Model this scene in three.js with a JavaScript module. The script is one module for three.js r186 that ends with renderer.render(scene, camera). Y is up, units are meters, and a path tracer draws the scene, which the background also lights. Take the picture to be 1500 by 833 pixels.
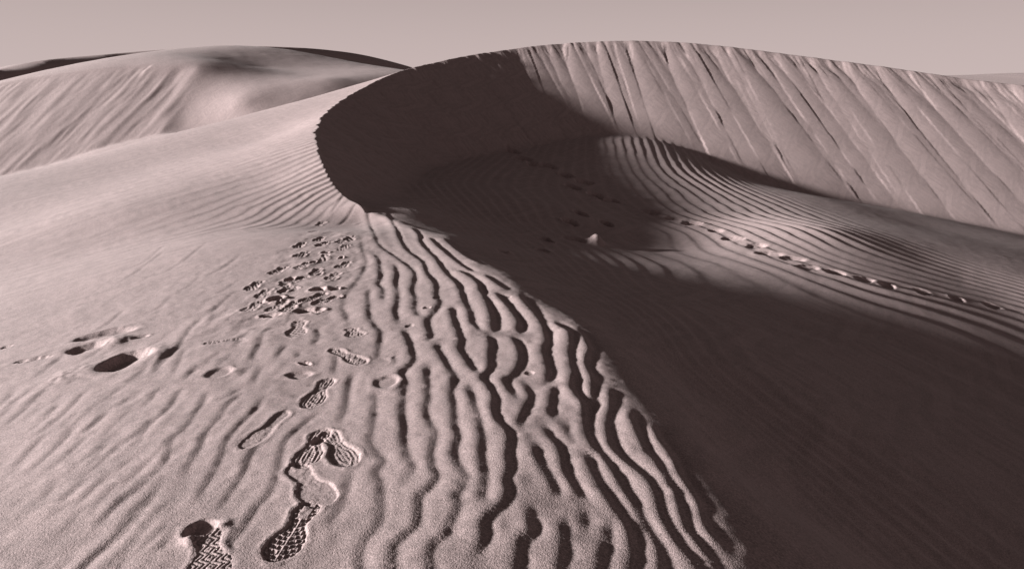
import * as THREE from 'three';

// ---------------------------------------------------------------- camera, sky, sun, exposure
const EYE = 1.35, FOCAL = 1050, PITCH = Math.atan((416.5 - 180) / FOCAL);   // photograph: 1500 x 833 pixels
const scene = new THREE.Scene();
const camera = new THREE.PerspectiveCamera(2 * Math.atan(416.5 / FOCAL) * 180 / Math.PI, 1500 / 833, 0.05, 9000);
camera.position.set(0, EYE, 0);
camera.rotation.set(-PITCH, 0, 0);
scene.add(camera);

const SUN_ELEVATION = 11 * Math.PI / 180, SUN_TURN = 9 * Math.PI / 180;      // low, from the left and a little from behind the camera
const sunDirection = new THREE.Vector3(-Math.cos(SUN_TURN) * Math.cos(SUN_ELEVATION), Math.sin(SUN_ELEVATION), Math.sin(SUN_TURN) * Math.cos(SUN_ELEVATION));
const sun = new THREE.DirectionalLight(new THREE.Color().setRGB(1, 0.985, 0.97), 5);
sun.position.copy(sunDirection).multiplyScalar(120);
sun.castShadow = true; sun.shadow.radius = 7.5;
sun.shadow.mapSize.set(4096, 4096);
Object.assign(sun.shadow.camera, { left: -60, right: 60, top: 60, bottom: -60, near: 1, far: 400 });
scene.add(sun, sun.target);

const EXPOSURE = 3.55;
{ // a clear, dry sky: brightest along the horizon, falling off towards the zenith, the same all round
  const w = 64, h = 256, data = new Float32Array(w * h * 4);
  for (let j = 0; j < h; j++) for (let i = 0; i < w; i++) {
    const el = Math.max(0, ((j + 0.5) / h - 0.5) * 180), k = (j * w + i) * 4;
    const air = 0.09 + 0.91 / (1 + Math.pow(el / 16, 2.6));
    data[k] = 0.163 * air; data[k + 1] = 0.1325 * air; data[k + 2] = 0.1285 * air; data[k + 3] = 1;
  }
  const sky = new THREE.DataTexture(data, w, h, THREE.RGBAFormat, THREE.FloatType);
  sky.mapping = THREE.EquirectangularReflectionMapping; sky.magFilter = THREE.LinearFilter; sky.minFilter = THREE.LinearFilter; sky.needsUpdate = true;
  scene.background = sky; scene.environment = sky;
}
const renderer = new THREE.WebGLRenderer({ antialias: true });
renderer.toneMapping = THREE.LinearToneMapping;
renderer.toneMappingExposure = EXPOSURE;
renderer.shadowMap.enabled = true;

// ---------------------------------------------------------------- small tools
function mulberry(a) { return () => { a |= 0; a = a + 0x6D2B79F5 | 0; let t = Math.imul(a ^ a >>> 15, 1 | a); t = t + Math.imul(t ^ t >>> 7, 61 | t) ^ t; return ((t ^ t >>> 14) >>> 0) / 4294967296; }; }
const rnd = mulberry(20240711);
const clamp = (x, a, b) => x < a ? a : x > b ? b : x;
const sstep = (a, b, x) => { const t = clamp((x - a) / (b - a), 0, 1); return t * t * (3 - 2 * t); };
const mix = (a, b, t) => a + (b - a) * t;
const smax = (a, b, k) => { const h = Math.max(k - Math.abs(a - b), 0) / k; return Math.max(a, b) + h * h * k * 0.25; };
const HASH = new Float32Array(65536); { const r = mulberry(77); for (let i = 0; i < 65536; i++) HASH[i] = r() * 2 - 1; }
const hsh = (i, j) => HASH[(Math.imul(i, 374761393) + Math.imul(j, 668265263) ^ (Math.imul(i, 668265263) >>> 13)) & 65535];
function noise(x, y) {                                           // smooth value noise, -1..1
  const i = Math.floor(x), j = Math.floor(y), u = x - i, v = y - j;
  const a = u * u * u * (u * (u * 6 - 15) + 10), b = v * v * v * (v * (v * 6 - 15) + 10);
  return mix(mix(hsh(i, j), hsh(i + 1, j), a), mix(hsh(i, j + 1), hsh(i + 1, j + 1), a), b);
}
const fbm = (x, y, n = 3) => { let s = 0, a = 0.5; for (let k = 0; k < n; k++) { s += a * noise(x, y); x = x * 2.03 + 17.7; y = y * 2.03 - 9.1; a *= 0.5; } return s; };

// a photograph pixel gives a direction; D is the distance ahead in metres, Y a height
const CP = Math.cos(PITCH), SP = Math.sin(PITCH);
function ray(px, py) { const u = (px - 750) / FOCAL, v = (416.5 - py) / FOCAL, q = CP + v * SP; return [u / q, (v * CP - SP) / q]; }   // x and y per metre ahead
const atD = (px, py, D) => { const [a, b] = ray(px, py); return [a * D, D, EYE + b * D]; };        // [x, ahead, height]
const atY = (px, py, Y) => { const [a, b] = ray(px, py); const D = (Y - EYE) / b; return [a * D, D, Y]; };

class Spline {                                                   // thin-plate surface through points [x, ahead, value]
  constructor(pts, smooth = 1e-4) {
    const seen = new Set(); pts = pts.filter(p => { const k = p[0].toFixed(2) + ',' + p[1].toFixed(2); if (seen.has(k)) return false; seen.add(k); return true; });
    const n = pts.length, N = n + 3, M = [];
    const U = d2 => d2 > 1e-12 ? d2 * Math.log(d2) * 0.5 : 0;
    for (let i = 0; i < N; i++) M.push(new Float64Array(N + 1));
    for (let i = 0; i < n; i++) {
      for (let j = 0; j < n; j++) M[i][j] = i === j ? smooth : U((pts[i][0] - pts[j][0]) ** 2 + (pts[i][1] - pts[j][1]) ** 2);
      const q = [1, pts[i][0], pts[i][1]]; for (let k = 0; k < 3; k++) { M[i][n + k] = q[k]; M[n + k][i] = q[k]; } M[i][N] = pts[i][2];
    }
    for (let c = 0; c < N; c++) {
      let p = c; for (let r = c + 1; r < N; r++) if (Math.abs(M[r][c]) > Math.abs(M[p][c])) p = r;
      [M[c], M[p]] = [M[p], M[c]];
      for (let r = c + 1; r < N; r++) { const f = M[r][c] / M[c][c]; if (f) for (let k = c; k <= N; k++) M[r][k] -= f * M[c][k]; }
    }
    const w = new Float64Array(N);
    for (let r = N - 1; r >= 0; r--) { let s = M[r][N]; for (let k = r + 1; k < N; k++) s -= M[r][k] * w[k]; w[r] = s / M[r][r]; }
    this.p = pts; this.w = w; this.n = n;
  }
  at(x, y) {
    const { p, w, n } = this; let s = w[n] + w[n + 1] * x + w[n + 2] * y;
    for (let i = 0; i < n; i++) { const a = x - p[i][0], b = y - p[i][1], d = a * a + b * b; if (d > 1e-12) s += w[i] * d * Math.log(d) * 0.5; }
    return s;
  }
}
class Table {                                                    // the same on a grid, read with cubic interpolation
  constructor(f, x0, x1, y0, y1, step) {
    this.x0 = x0; this.y0 = y0; this.s = step; this.nx = Math.ceil((x1 - x0) / step) + 1; this.ny = Math.ceil((y1 - y0) / step) + 1;
    this.d = new Float32Array(this.nx * this.ny);
    for (let j = 0; j < this.ny; j++) for (let i = 0; i < this.nx; i++) this.d[j * this.nx + i] = f(x0 + i * step, y0 + j * step);
  }
  at(x, y) {
    const { nx, ny, d } = this; const fx = clamp((x - this.x0) / this.s, 1, nx - 3.001), fy = clamp((y - this.y0) / this.s, 1, ny - 3.001);
    const i = Math.floor(fx), j = Math.floor(fy), u = fx - i, v = fy - j; let out = 0;
    const a0 = ((-u + 2) * u - 1) * u * 0.5, a1 = ((3 * u - 5) * u * u + 2) * 0.5, a2 = ((-3 * u + 4) * u + 1) * u * 0.5, a3 = (u - 1) * u * u * 0.5;
    const b = [((-v + 2) * v - 1) * v * 0.5, ((3 * v - 5) * v * v + 2) * 0.5, ((-3 * v + 4) * v + 1) * v * 0.5, (v - 1) * v * v * 0.5];
    for (let k = 0; k < 4; k++) { const o = (j + k - 1) * nx + i - 1; out += b[k] * (a0 * d[o] + a1 * d[o + 1] + a2 * d[o + 2] + a3 * d[o + 3]); }
    return out;
  }
}
function smoothLine(P, step) {                                   // Catmull-Rom through P, resampled about every step metres
  const out = [], n = P.length, dim = P[0].length;
  for (let i = 0; i < n - 1; i++) {
    const a = P[Math.max(0, i - 1)], b = P[i], c = P[i + 1], d = P[Math.min(n - 1, i + 2)];
    const m = Math.max(1, Math.round(Math.hypot(c[0] - b[0], c[1] - b[1]) / step));
    for (let k = 0; k < m; k++) {
      const t = k / m, q = [];
      for (let e = 0; e < dim; e++) q.push(0.5 * (2 * b[e] + (c[e] - a[e]) * t + (2 * a[e] - 5 * b[e] + 4 * c[e] - d[e]) * t * t + (3 * b[e] - a[e] - 3 * c[e] + d[e]) * t * t * t));
      out.push(q);
    }
  }
  out.push(P[n - 1].slice()); return out;
}

// ---------------------------------------------------------------- the large shape of the dune
const crestPixels = [[535, 309, 10.6], [508, 290, 11.3], [488, 268, 12], [474, 240, 13.1], [464, 212, 14.7], [463, 192, 16.6], [472, 172, 19], [490, 155, 21.6], [540, 125, 25.5], [600, 100, 28.5], [680, 82, 31.2], [760, 70, 33.3], [830, 63, 34.3], [890, 60, 34.7], [1000, 62, 35], [1100, 72, 34.8], [1200, 85, 34.4], [1300, 98, 33.9], [1400, 113, 33.4], [1500, 125, 32.8], [1600, 138, 32.2], [1760, 160, 31.4]];
const crestPoints = crestPixels.map(p => atD(...p));
const shared = [[450, 815, 0], [460, 700, 0], [460, 580, 0], [430, 480, 0], [480, 400, .02], [520, 340, .04], [535, 312, .05], [600, 345, .04], [600, 450, .03], [600, 560, .03], [600, 700, .03], [650, 820, .02], [720, 480, .03], [720, 600, .03], [750, 740, .02], [800, 560, .02], [850, 700, .01], [860, 830, 0],
  [720, 392, .03], [640, 345, .04], [830, 465, .01], [890, 520, 0], [945, 590, -.01], [1000, 665, -.02], [1040, 745, -.03], [1075, 833, -.05]].map(p => atY(...p)).concat([[0.6, 0, -.06], [0.7, -4, -.1], [0, 0, 0], [0, -4, -.05]]);
const windwardPoints = [
  ...shared, ...crestPoints,
  ...[[300, 820, -.01], [150, 820, -.04], [0, 833, -.07], [300, 650, -.015], [150, 650, -.06], [0, 650, -.13], [300, 520, -.02], [150, 520, -.1], [0, 520, -.2], [330, 420, -.02], [200, 430, -.1], [50, 430, -.25], [420, 340, .03], [300, 350, -.04], [150, 360, -.25], [0, 380, -.43]].map(p => atY(...p)),
  ...[[400, 260, 12.8], [300, 270, 12.6], [200, 300, 11.4], [100, 320, 11.1], [0, 330, 11.8], [400, 200, 18.6], [300, 225, 17.4], [200, 250, 16.2], [100, 270, 15.2], [0, 290, 14.2], [500, 130, 27], [380, 165, 25.5], [200, 210, 22], [0, 260, 18.5], [-200, 305, 17]].map(p => atD(...p)),
  [-3, -3, -.5], [-8, -2, -1.4], [-12, 4, -1.6], [0, -10, -.4],
];
for (const [px, py, D] of [[500, 130, 27], [380, 165, 25.5], [200, 210, 22], [0, 260, 18.5], [-200, 305, 17]]) { const p = atD(px, py, D); windwardPoints.push([p[0] * 1.28, p[1] * 1.28, p[2] - 2.1], [p[0] * 1.7, p[1] * 1.7, -3.4]); }
for (const p of crestPoints.slice(10)) windwardPoints.push([p[0] * 1.18, p[1] * 1.18, p[2] - 1.1], [p[0] * 1.5, p[1] * 1.5, p[2] - 4.2]);
const floorPoints = [
  ...shared,
  ...[[830, 203, 28], [900, 199, 28.5], [950, 204, 28.3], [1000, 218, 28.5], [740, 222, 25.3], [650, 250, 20.3], [600, 285, 14.5], [720, 330, 12.4], [800, 300, 15.2], [860, 250, 22.1], [950, 250, 23.2], [1000, 240, 24.6], [880, 330, 14], [950, 320, 16], [1000, 300, 18.3], [1050, 300, 18.3], [1050, 240, 28.3], [1200, 290, 21.5], [1350, 330, 19.3], [1500, 362, 17.8], [1200, 340, 13.6], [1350, 375, 13.1], [1500, 405, 12.7], [1500, 455, 11], [1300, 430, 10.6], [1200, 410, 10.8], [1100, 385, 11.5], [1000, 450, 7.2], [1000, 560, 4.55], [1100, 560, 5], [1300, 560, 6.5], [1500, 560, 7.9], [1100, 700, 3.3], [1300, 700, 4.2], [1500, 700, 5.1], [1500, 833, 3.75], [1300, 833, 3.1]].map(p => atD(...p)),
  ...[[620, 312, -.03], [650, 325, -.14], [700, 350, -.2], [740, 375, -.18], [790, 410, -.17], [860, 455, -.15], [930, 520, -.13], [800, 345, -.54], [880, 350, -.72], [720, 352, -.33], [940, 355, -.84]].map(p => atY(...p)),
  [-5, 20, -.1], [-4, 27, .4], [0, 34, .7], [8, 33, -.3], [5.5, 31, 0], [9, 26, -.78], [13, 23, -1.5], [14, 26, -1.75], [19, 22, -2.7], [20, 34, -3.4], [28, 30, -4], [12, 6, -2.5], [20, 14, -3.2], [6, 2, -2.1], [3, 0, -1.3], [8, -4, -2.8],
];
const windwardSpline = new Spline(windwardPoints), floorSpline = new Spline(floorPoints);
const windward = new Table((x, y) => windwardSpline.at(x, y), -45, 45, -14, 60, 0.4);
const lee = new Table((x, y) => floorSpline.at(x, y), -14, 40, -10, 48, 0.4);

const crest = smoothLine(crestPoints, 0.14);
{ let s = 0; crest.forEach((c, i) => { if (i) s += Math.hypot(c[0] - crest[i - 1][0], c[1] - crest[i - 1][1]); c[3] = s; }); }
for (const c of crest) {                                          // the brink is ragged on the scale of a hand
  const k = crest.indexOf(c), a = crest[Math.max(0, k - 1)], b = crest[Math.min(crest.length - 1, k + 1)];
  c[4] = a[0]; c[5] = a[1]; c[6] = b[0]; c[7] = b[1];
}
crest.forEach(c => { const l = Math.hypot(c[6] - c[4], c[7] - c[5]) || 1, o = (0.05 * noise(c[3] * 2.1, 3.3) + 0.035 * noise(c[3] * 5.3, 8.1)) * sstep(1.5, 6, c[3]); c[0] += (c[7] - c[5]) / l * o; c[1] -= (c[6] - c[4]) / l * o; });
crest.forEach(c => { c[2] = windward.at(c[0], c[1]); });
// the soft brink in front goes on from the crest towards and past the camera
const brink = smoothLine([[535, 309, .05], [575, 318, .045], [640, 345, .04], [720, 392, .03], [830, 465, .01], [890, 520, 0], [945, 590, -.01], [1000, 665, -.02], [1040, 745, -.03], [1075, 833, -.05]].map(p => atY(...p)).concat([[0.6, 0, -.06], [0.7, -4, -.1], [0.7, -40, 0]]), 0.5);
const divide = [...brink.slice(1).reverse(), ...crest].map(p => [p[0], p[1]]);
const firstCrest = brink.length - 1;
const last = divide[divide.length - 1], before = divide[divide.length - 6];
divide.push([last[0] + (last[0] - before[0]) * 60, last[1] + (last[1] - before[1]) * 60]);
function side(x, y) {                                             // signed distance to the divide: positive on the lee side (right of it, walking ahead)
  let best = 1e18, s = 1, at = 0;
  for (let i = 0; i < divide.length - 1; i++) {
    const a = divide[i], b = divide[i + 1], ex = b[0] - a[0], ey = b[1] - a[1], wx = x - a[0], wy = y - a[1];
    const t = clamp((wx * ex + wy * ey) / (ex * ex + ey * ey + 1e-12), 0, 1), dx = wx - ex * t, dy = wy - ey * t, d = dx * dx + dy * dy;
    if (d < best) { best = d; s = ex * wy - ey * wx < 0 ? 1 : -1; at = i; }
  }
  return [s * Math.sqrt(best), at];
}
const REPOSE = 0.63;
function slip(x, y, out) {                                        // the face at the angle of repose under the crest
  let best = -1e9, bt = 0, bd = 0;
  for (let i = 0; i < crest.length - 1; i++) {
    const a = crest[i], b = crest[i + 1], ex = b[0] - a[0], ey = b[1] - a[1], wx = x - a[0], wy = y - a[1];
    const t = clamp((wx * ex + wy * ey) / (ex * ex + ey * ey), 0, 1), d = Math.hypot(wx - ex * t, wy - ey * t), h = a[2] + (b[2] - a[2]) * t - REPOSE * d;
    if (h > best) { best = h; bt = a[3] + (b[3] - a[3]) * t; bd = d; }
  }
  out[0] = best; out[1] = bt; out[2] = bd;
}

// ---------------------------------------------------------------- wind ripples on the near crest, each ridge drawn as a line (photograph pixels; last number: strength)
const rippleLines = [
  [.8, 535, 314, 541, 330, 548, 346, 554, 358, 568, 369, 584, 380, 598, 390, 606, 400, 605, 414, 602, 424, 606, 436, 606, 452, 612, 462, 619, 466],
  [1, 566, 312, 578, 332, 584, 346, 590, 358, 598, 368, 610, 377, 619, 384, 624, 398, 632, 408, 638, 418, 638, 432, 643, 442, 636, 456, 628, 464, 624, 470, 626, 480, 629, 490, 625, 499],
  [1.1, 604, 332, 614, 344, 616, 354, 626, 366, 638, 378, 646, 390, 656, 402, 666, 411, 675, 424, 678, 436, 682, 446, 688, 456, 690, 470, 696, 478, 703, 486],
  [1.2, 630, 348, 640, 358, 654, 370, 668, 382, 682, 392, 694, 398], [1.2, 652, 348, 672, 364, 692, 378, 708, 386],
  [1.3, 672, 396, 688, 404, 702, 416, 706, 428, 714, 442, 722, 458, 724, 470, 723, 486], [1.3, 710, 402, 728, 414, 744, 425],
  [1.3, 726, 428, 738, 440, 750, 454, 760, 468, 762, 480, 760, 488],
  [1.4, 762, 430, 774, 446, 786, 460, 794, 474, 800, 486, 802, 500, 798, 512, 802, 528, 806, 544, 802, 556, 794, 562],
  [1.5, 812, 472, 824, 480, 834, 486, 838, 500, 836, 516, 838, 532, 842, 548, 840, 566, 846, 578, 854, 590, 859, 604, 860, 622, 864, 640, 872, 656, 886, 670, 898, 686, 910, 702, 920, 722, 932, 742, 940, 760, 952, 782, 964, 798, 970, 814, 973, 832],
  [1.3, 852, 658, 862, 672, 870, 690, 882, 712, 896, 734, 908, 750, 920, 770, 928, 786, 932, 810, 930, 832],
  [1.4, 846, 480, 858, 494, 866, 512, 860, 532, 870, 552, 870, 572, 866, 592, 862, 606],
  [1.5, 898, 568, 898, 590, 894, 610, 892, 626, 896, 646, 904, 662, 922, 678, 938, 691, 954, 708, 964, 728, 968, 746, 976, 766, 988, 786, 1000, 802, 1014, 818, 1024, 832],
  [1.4, 928, 598, 930, 618, 938, 636, 944, 652, 950, 664, 962, 676, 970, 690, 980, 706, 992, 724, 998, 742, 1002, 758, 1010, 778, 1024, 794, 1036, 810, 1046, 826],
  [.8, 916, 644, 932, 666], [1.4, 958, 620, 968, 640, 980, 656, 990, 672, 1000, 696, 1016, 720, 1028, 738, 1032, 758, 1044, 778, 1060, 794, 1070, 812],
  [.7, 526, 346, 528, 360, 530, 370, 534, 380, 533, 390, 526, 404, 516, 418, 504, 432, 499, 448, 504, 460, 506, 472],
  [.8, 545, 372, 553, 380, 555, 394, 556, 406, 553, 416, 559, 424, 559, 440], [.75, 540, 424, 537, 432, 538, 444, 538, 456, 541, 468, 548, 478, 555, 486, 554, 500, 552, 514, 549, 528],
  [.85, 576, 386, 580, 400, 578, 414, 581, 428, 580, 444, 577, 456, 580, 466, 581, 474],
  [.9, 588, 481, 594, 492, 599, 504, 602, 516, 604, 526, 598, 536, 588, 543, 587, 550, 591, 562, 589, 578, 589, 594, 588, 612, 590, 622, 589, 640, 592, 656, 596, 670, 604, 682, 598, 694, 588, 704],
  [.6, 564, 530, 570, 523, 575, 524, 577, 536], [1.1, 661, 449, 664, 466, 670, 482, 675, 496, 673, 510, 680, 522, 688, 534, 698, 548],
  [1, 642, 500, 639, 510, 646, 520, 654, 536, 664, 548, 663, 562, 660, 574, 663, 590, 664, 604, 665, 620, 670, 638, 666, 654, 666, 672, 674, 686, 682, 700, 676, 712, 668, 726, 669, 740, 660, 762, 652, 780, 636, 794, 628, 810, 630, 830],
  [.95, 624, 534, 623, 544, 625, 562, 626, 582, 622, 598, 624, 610, 628, 618, 636, 634, 633, 650, 630, 666, 632, 680, 638, 696, 628, 712, 614, 725, 612, 746, 608, 766, 590, 784, 576, 798, 574, 814, 574, 832],
  [1.2, 714, 490, 720, 504, 718, 520, 718, 538, 707, 552, 717, 566, 724, 582, 724, 602, 730, 616, 744, 630, 748, 646, 746, 666, 747, 684, 742, 702, 745, 720, 738, 737, 720, 752, 710, 766, 710, 786, 700, 804, 686, 814],
  [1, 683, 562, 688, 574, 694, 592, 700, 612, 704, 630, 706, 640, 704, 656, 706, 676, 710, 694, 708, 712, 706, 730, 714, 742],
  [1.2, 750, 492, 760, 506, 764, 520, 762, 534, 752, 548, 740, 556, 746, 570, 754, 584], [1.1, 764, 556, 772, 568, 778, 582, 770, 598, 762, 614, 760, 628],
  [1.1, 782, 646, 786, 662, 794, 680, 804, 698, 812, 714, 817, 732], [.7, 770, 497, 780, 504], [1.2, 814, 564, 810, 582, 808, 602, 806, 614],
  [1.1, 794, 620, 806, 638, 820, 654, 826, 672, 830, 690, 838, 706, 848, 720, 858, 736, 866, 746], [.8, 834, 592, 840, 606], [1, 830, 614, 830, 630, 836, 646],
  [1, 850, 742, 854, 752, 855, 770, 850, 784], [1, 824, 750, 826, 786, 826, 810, 822, 832], [1.1, 892, 756, 890, 776, 888, 796, 880, 830], [.8, 782, 754, 782, 766, 780, 780, 772, 792],
  [1.1, 772, 740, 778, 760, 780, 778, 766, 790, 762, 814, 760, 832], [.8, 772, 692, 774, 712],
  [.8, 546, 574, 546, 596, 545, 614, 542, 630, 540, 646, 548, 662, 560, 676, 549, 692, 556, 712, 557, 742, 552, 768, 536, 786, 526, 806, 526, 828],
  [.75, 514, 546, 509, 562, 506, 580, 504, 596, 498, 612, 494, 626], [.7, 510, 688, 506, 712, 497, 740, 480, 766, 478, 782], [.6, 492, 516, 489, 532, 486, 548],
  [.6, 460, 480, 464, 490, 457, 506], [.6, 470, 600, 448, 616, 420, 640, 408, 668, 402, 700, 390, 726, 374, 742, 350, 778, 334, 798, 332, 820],
  [.6, 418, 596, 402, 614, 384, 640, 366, 664, 356, 688, 340, 714, 330, 728, 316, 746], [.55, 384, 580, 372, 598, 348, 622, 330, 644, 318, 676, 304, 702, 288, 726, 284, 736],
  [.5, 354, 574, 336, 588, 318, 612, 300, 632, 290, 654, 276, 678, 264, 700], [.4, 298, 576, 294, 590, 280, 610, 268, 628, 254, 638, 248, 648, 240, 674, 232, 686],
  [.4, 266, 564, 254, 582, 244, 598, 222, 616, 208, 632, 200, 648], [.35, 230, 566, 218, 584, 202, 600], [.3, 192, 576, 168, 598], [.3, 162, 580, 146, 590], [.3, 150, 607, 128, 624, 122, 634],
  [.3, 178, 625, 152, 652, 124, 684, 110, 700], [.28, 120, 654, 102, 668], [.28, 178, 666, 162, 680], [.25, 220, 651, 208, 660], [.28, 112, 602, 80, 634], [.28, 56, 562, 0, 600], [.25, 70, 570, 40, 592], [.25, 92, 578, 66, 594], [.25, 30, 618, 0, 634],
  [.25, 80, 700, 66, 716], [.22, 34, 676, 6, 700], [.5, 186, 720, 166, 740, 144, 764, 130, 778], [.55, 230, 714, 206, 744, 188, 768, 170, 788, 144, 808, 122, 826], [.35, 258, 732, 240, 752], [.35, 260, 762, 238, 784],
  [.5, 208, 784, 184, 806, 172, 826], [.35, 138, 732, 114, 750, 96, 774], [.35, 104, 734, 78, 752, 58, 764], [.3, 32, 764, 12, 776], [.4, 102, 820, 84, 832], [.3, 80, 704, 54, 738], [.3, 54, 812, 24, 830], [.35, 228, 814, 208, 830], [.35, 260, 814, 242, 826],
  [.4, 320, 446, 306, 458], [.4, 312, 462, 300, 480], [.4, 294, 464, 276, 482, 266, 496, 256, 510, 240, 526, 222, 546], [.4, 324, 478, 298, 494], [.4, 350, 474, 344, 486, 328, 494], [.5, 400, 478, 384, 488, 376, 506, 368, 520, 368, 528],
  [.5, 418, 502, 408, 516, 400, 528], [.5, 436, 514, 430, 526], [.5, 380, 476, 356, 490, 342, 508], [.4, 392, 446, 382, 462], [.4, 382, 536, 372, 552, 370, 564], [.35, 364, 536, 344, 554], [.35, 288, 532, 264, 560], [.35, 268, 510, 262, 522, 250, 550],
  [.4, 340, 428, 326, 440, 308, 456], [.4, 460, 376, 444, 394], [.5, 508, 302, 484, 316], [.5, 522, 314, 494, 330], [.5, 532, 322, 516, 330],
];
for (let i = 0; i < 30; i++) {                                    // fainter ones on the left flank
  const x = 10 + rnd() * 330, y = 640 - rnd() * 230 - x * 0.12, l = 25 + rnd() * 45, t = 0.62 + rnd() * 0.16;
  if (y > 470 - x * 0.42) rippleLines.push([0.14 + rnd() * 0.12, x + l, y - l * t, x + l * 0.5, y - l * t * 0.5 + rnd() * 5, x, y]);
}
for (let row = 0; row < 9; row++) for (let k = 0; k < 4; k++) {   // and long broken ones across the near sand on the left
  const x = -40 + row * 27 + k * 62 + rnd() * 10, y = 600 + k * 62 + row * 4 + rnd() * 12, l = 44 + rnd() * 34, t = 0.78 + rnd() * 0.18 + k * 0.04;
  if (x < 235 && y < 830) rippleLines.push([0.27 + rnd() * 0.16, x + l * 0.7, y - l * t * 0.7, x + l * 0.25, y - l * t * 0.2 + rnd() * 6 - 3, x - l * 0.3, y + l * t * 0.35]);
}
const RX0 = -7.5, RX1 = 3.4, RY0 = 1.6, RY1 = 13.5, RS = 0.0085, RNX = Math.ceil((RX1 - RX0) / RS), RNY = Math.ceil((RY1 - RY0) / RS);
const rippleGrid = new Float32Array(RNX * RNY);
function groundAt(px, py) {                                        // where a pixel's ray meets the large shape of the near crest
  const [a, b] = ray(px, py); let D = -EYE / b;
  for (let k = 0; k < 12; k++) { const h = windward.at(a * D, D); D = mix(D, (h - EYE) / b, 0.7); }
  return [a * D, D];
}
{
  const near = new Float32Array(RNX * RNY), stamp = new Int16Array(RNX * RNY), val = new Float32Array(RNX * RNY);
  rippleLines.forEach((L, id) => {
    if (L[L.length - 1] >= 820) { const n = L.length, dx = L[n - 2] - L[n - 4], dy = L[n - 1] - L[n - 3], f = 70 / Math.hypot(dx, dy); L.push(L[n - 2] + dx * f * 0.7, L[n - 1] + Math.abs(dy) * f); }
    const P = []; for (let i = 1; i < L.length; i += 2) P.push(groundAt(L[i], L[i + 1]));
    if (P[0][1] > P[P.length - 1][1]) P.reverse();                 // run away from the camera, so that the lee is on the right
    const Q = smoothLine(P, 0.02); let len = 0; const arc = Q.map((q, i) => i ? (len += Math.hypot(q[0] - Q[i - 1][0], q[1] - Q[i - 1][1])) : 0);
    const touched = [];
    Q.forEach((q, i) => {
      const D = q[1], w = mix(0.024, 0.034, sstep(2.4, 5, D)) * (L[0] > 1.25 ? 1.15 : L[0] < 0.62 ? 0.8 : 1), R = w * 4.2, lip = 0.012 + 0.005 * (1 - sstep(2.3, 3.2, D));
      const a = Q[Math.max(0, i - 2)], b = Q[Math.min(Q.length - 1, i + 2)], tl = Math.hypot(b[0] - a[0], b[1] - a[1]) || 1, tx = (b[0] - a[0]) / tl, ty = (b[1] - a[1]) / tl;
      const endTaper = Math.min(1, (arc[i] + 0.015) / 0.11, (len - arc[i] + 0.015) / 0.11), A = mix(0.0052, 0.0061, sstep(2.4, 3.4, D)) * L[0] * (L[0] > 1.05 ? 1.18 : L[0] < 0.62 ? 2.1 - L[0] : 1.08) * (w / 0.03) * endTaper * (1 + 0.25 * noise(arc[i] * 5, id * 3.1));
      const i0 = Math.max(0, Math.floor((q[0] - R - RX0) / RS)), i1 = Math.min(RNX - 1, Math.ceil((q[0] + R - RX0) / RS)), j0 = Math.max(0, Math.floor((q[1] - R - RY0) / RS)), j1 = Math.min(RNY - 1, Math.ceil((q[1] + R - RY0) / RS));
      for (let j = j0; j <= j1; j++) for (let k = i0; k <= i1; k++) {
        const dx = RX0 + k * RS - q[0], dy = RY0 + j * RS - q[1], d2 = dx * dx + dy * dy; if (d2 > R * R) continue;
        const c = j * RNX + k; if (stamp[c] !== id + 1) { stamp[c] = id + 1; near[c] = 1e9; touched.push(c); }
        if (d2 < near[c]) {
          near[c] = d2; const s = dx * ty - dy * tx, d = Math.sqrt(d2), sgn = s >= 0 ? 1 : -1, over = Math.abs(s) / (d + 1e-6);
          const qn = d / (sgn < 0 ? w * 1.3 : w * 0.85), f = 0.62 * 1.65 * qn * Math.exp(-qn * qn / 2) + 0.42 * d / Math.sqrt(d * d + lip * lip) * Math.exp(-d / (sgn < 0 ? w * 1.6 : w * 1.2)) * (1 - sstep(0.75, 1, d / R));
          val[c] = -sgn * A * f * over * over;
        }
      }
    });
    for (const c of touched) rippleGrid[c] += val[c];
  });
}
function nearRipples(x, y) {
  const fx = (x - RX0) / RS, fy = (y - RY0) / RS; if (fx < 0 || fy < 0 || fx >= RNX - 1 || fy >= RNY - 1) return 0;
  const i = Math.floor(fx), j = Math.floor(fy), u = fx - i, v = fy - j, o = j * RNX + i;
  return mix(mix(rippleGrid[o], rippleGrid[o + 1], u), mix(rippleGrid[o + RNX], rippleGrid[o + RNX + 1], u), v);
}

// finer wind ripples elsewhere: a phase that runs across the ripples, through lines of known count
function onFloor(px, py) { const [a, b] = ray(px, py); let D = Math.max(3, -EYE / Math.min(b, -0.05)); for (let k = 0; k < 30; k++) { const h = lee.at(a * D, D); D = mix(D, (h - EYE) / b, 0.35); } return [a * D, D]; }
const floorPhase = new Spline([
  [0, 620, 335], [0, 720, 395], [0, 830, 470], [0, 920, 560], [0, 1000, 680], [0, 1050, 790],
  [19.5, 970, 345], [20.5, 1100, 395], [22.5, 1250, 425], [24, 1400, 450], [24.5, 1500, 478], [27, 950, 225], [27, 1020, 285], [27, 1100, 325], [27, 1250, 383], [27, 1400, 425], [27, 1500, 450],
  [36.5, 1000, 214], [36.5, 1100, 265], [36, 1250, 320], [36, 1400, 372], [36, 1500, 403], [12, 700, 270], [12, 780, 345], [12, 880, 425], [12, 1000, 540], [17, 800, 270], [18, 870, 345], [18, 1000, 425], [18, 1200, 520], [18, 1400, 640],
].map(([k, px, py]) => [...onFloor(px, py), k]), 0.05);
const floorPhaseTable = new Table((x, y) => floorPhase.at(x, y), -10, 30, 1, 34, 0.25);
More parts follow.
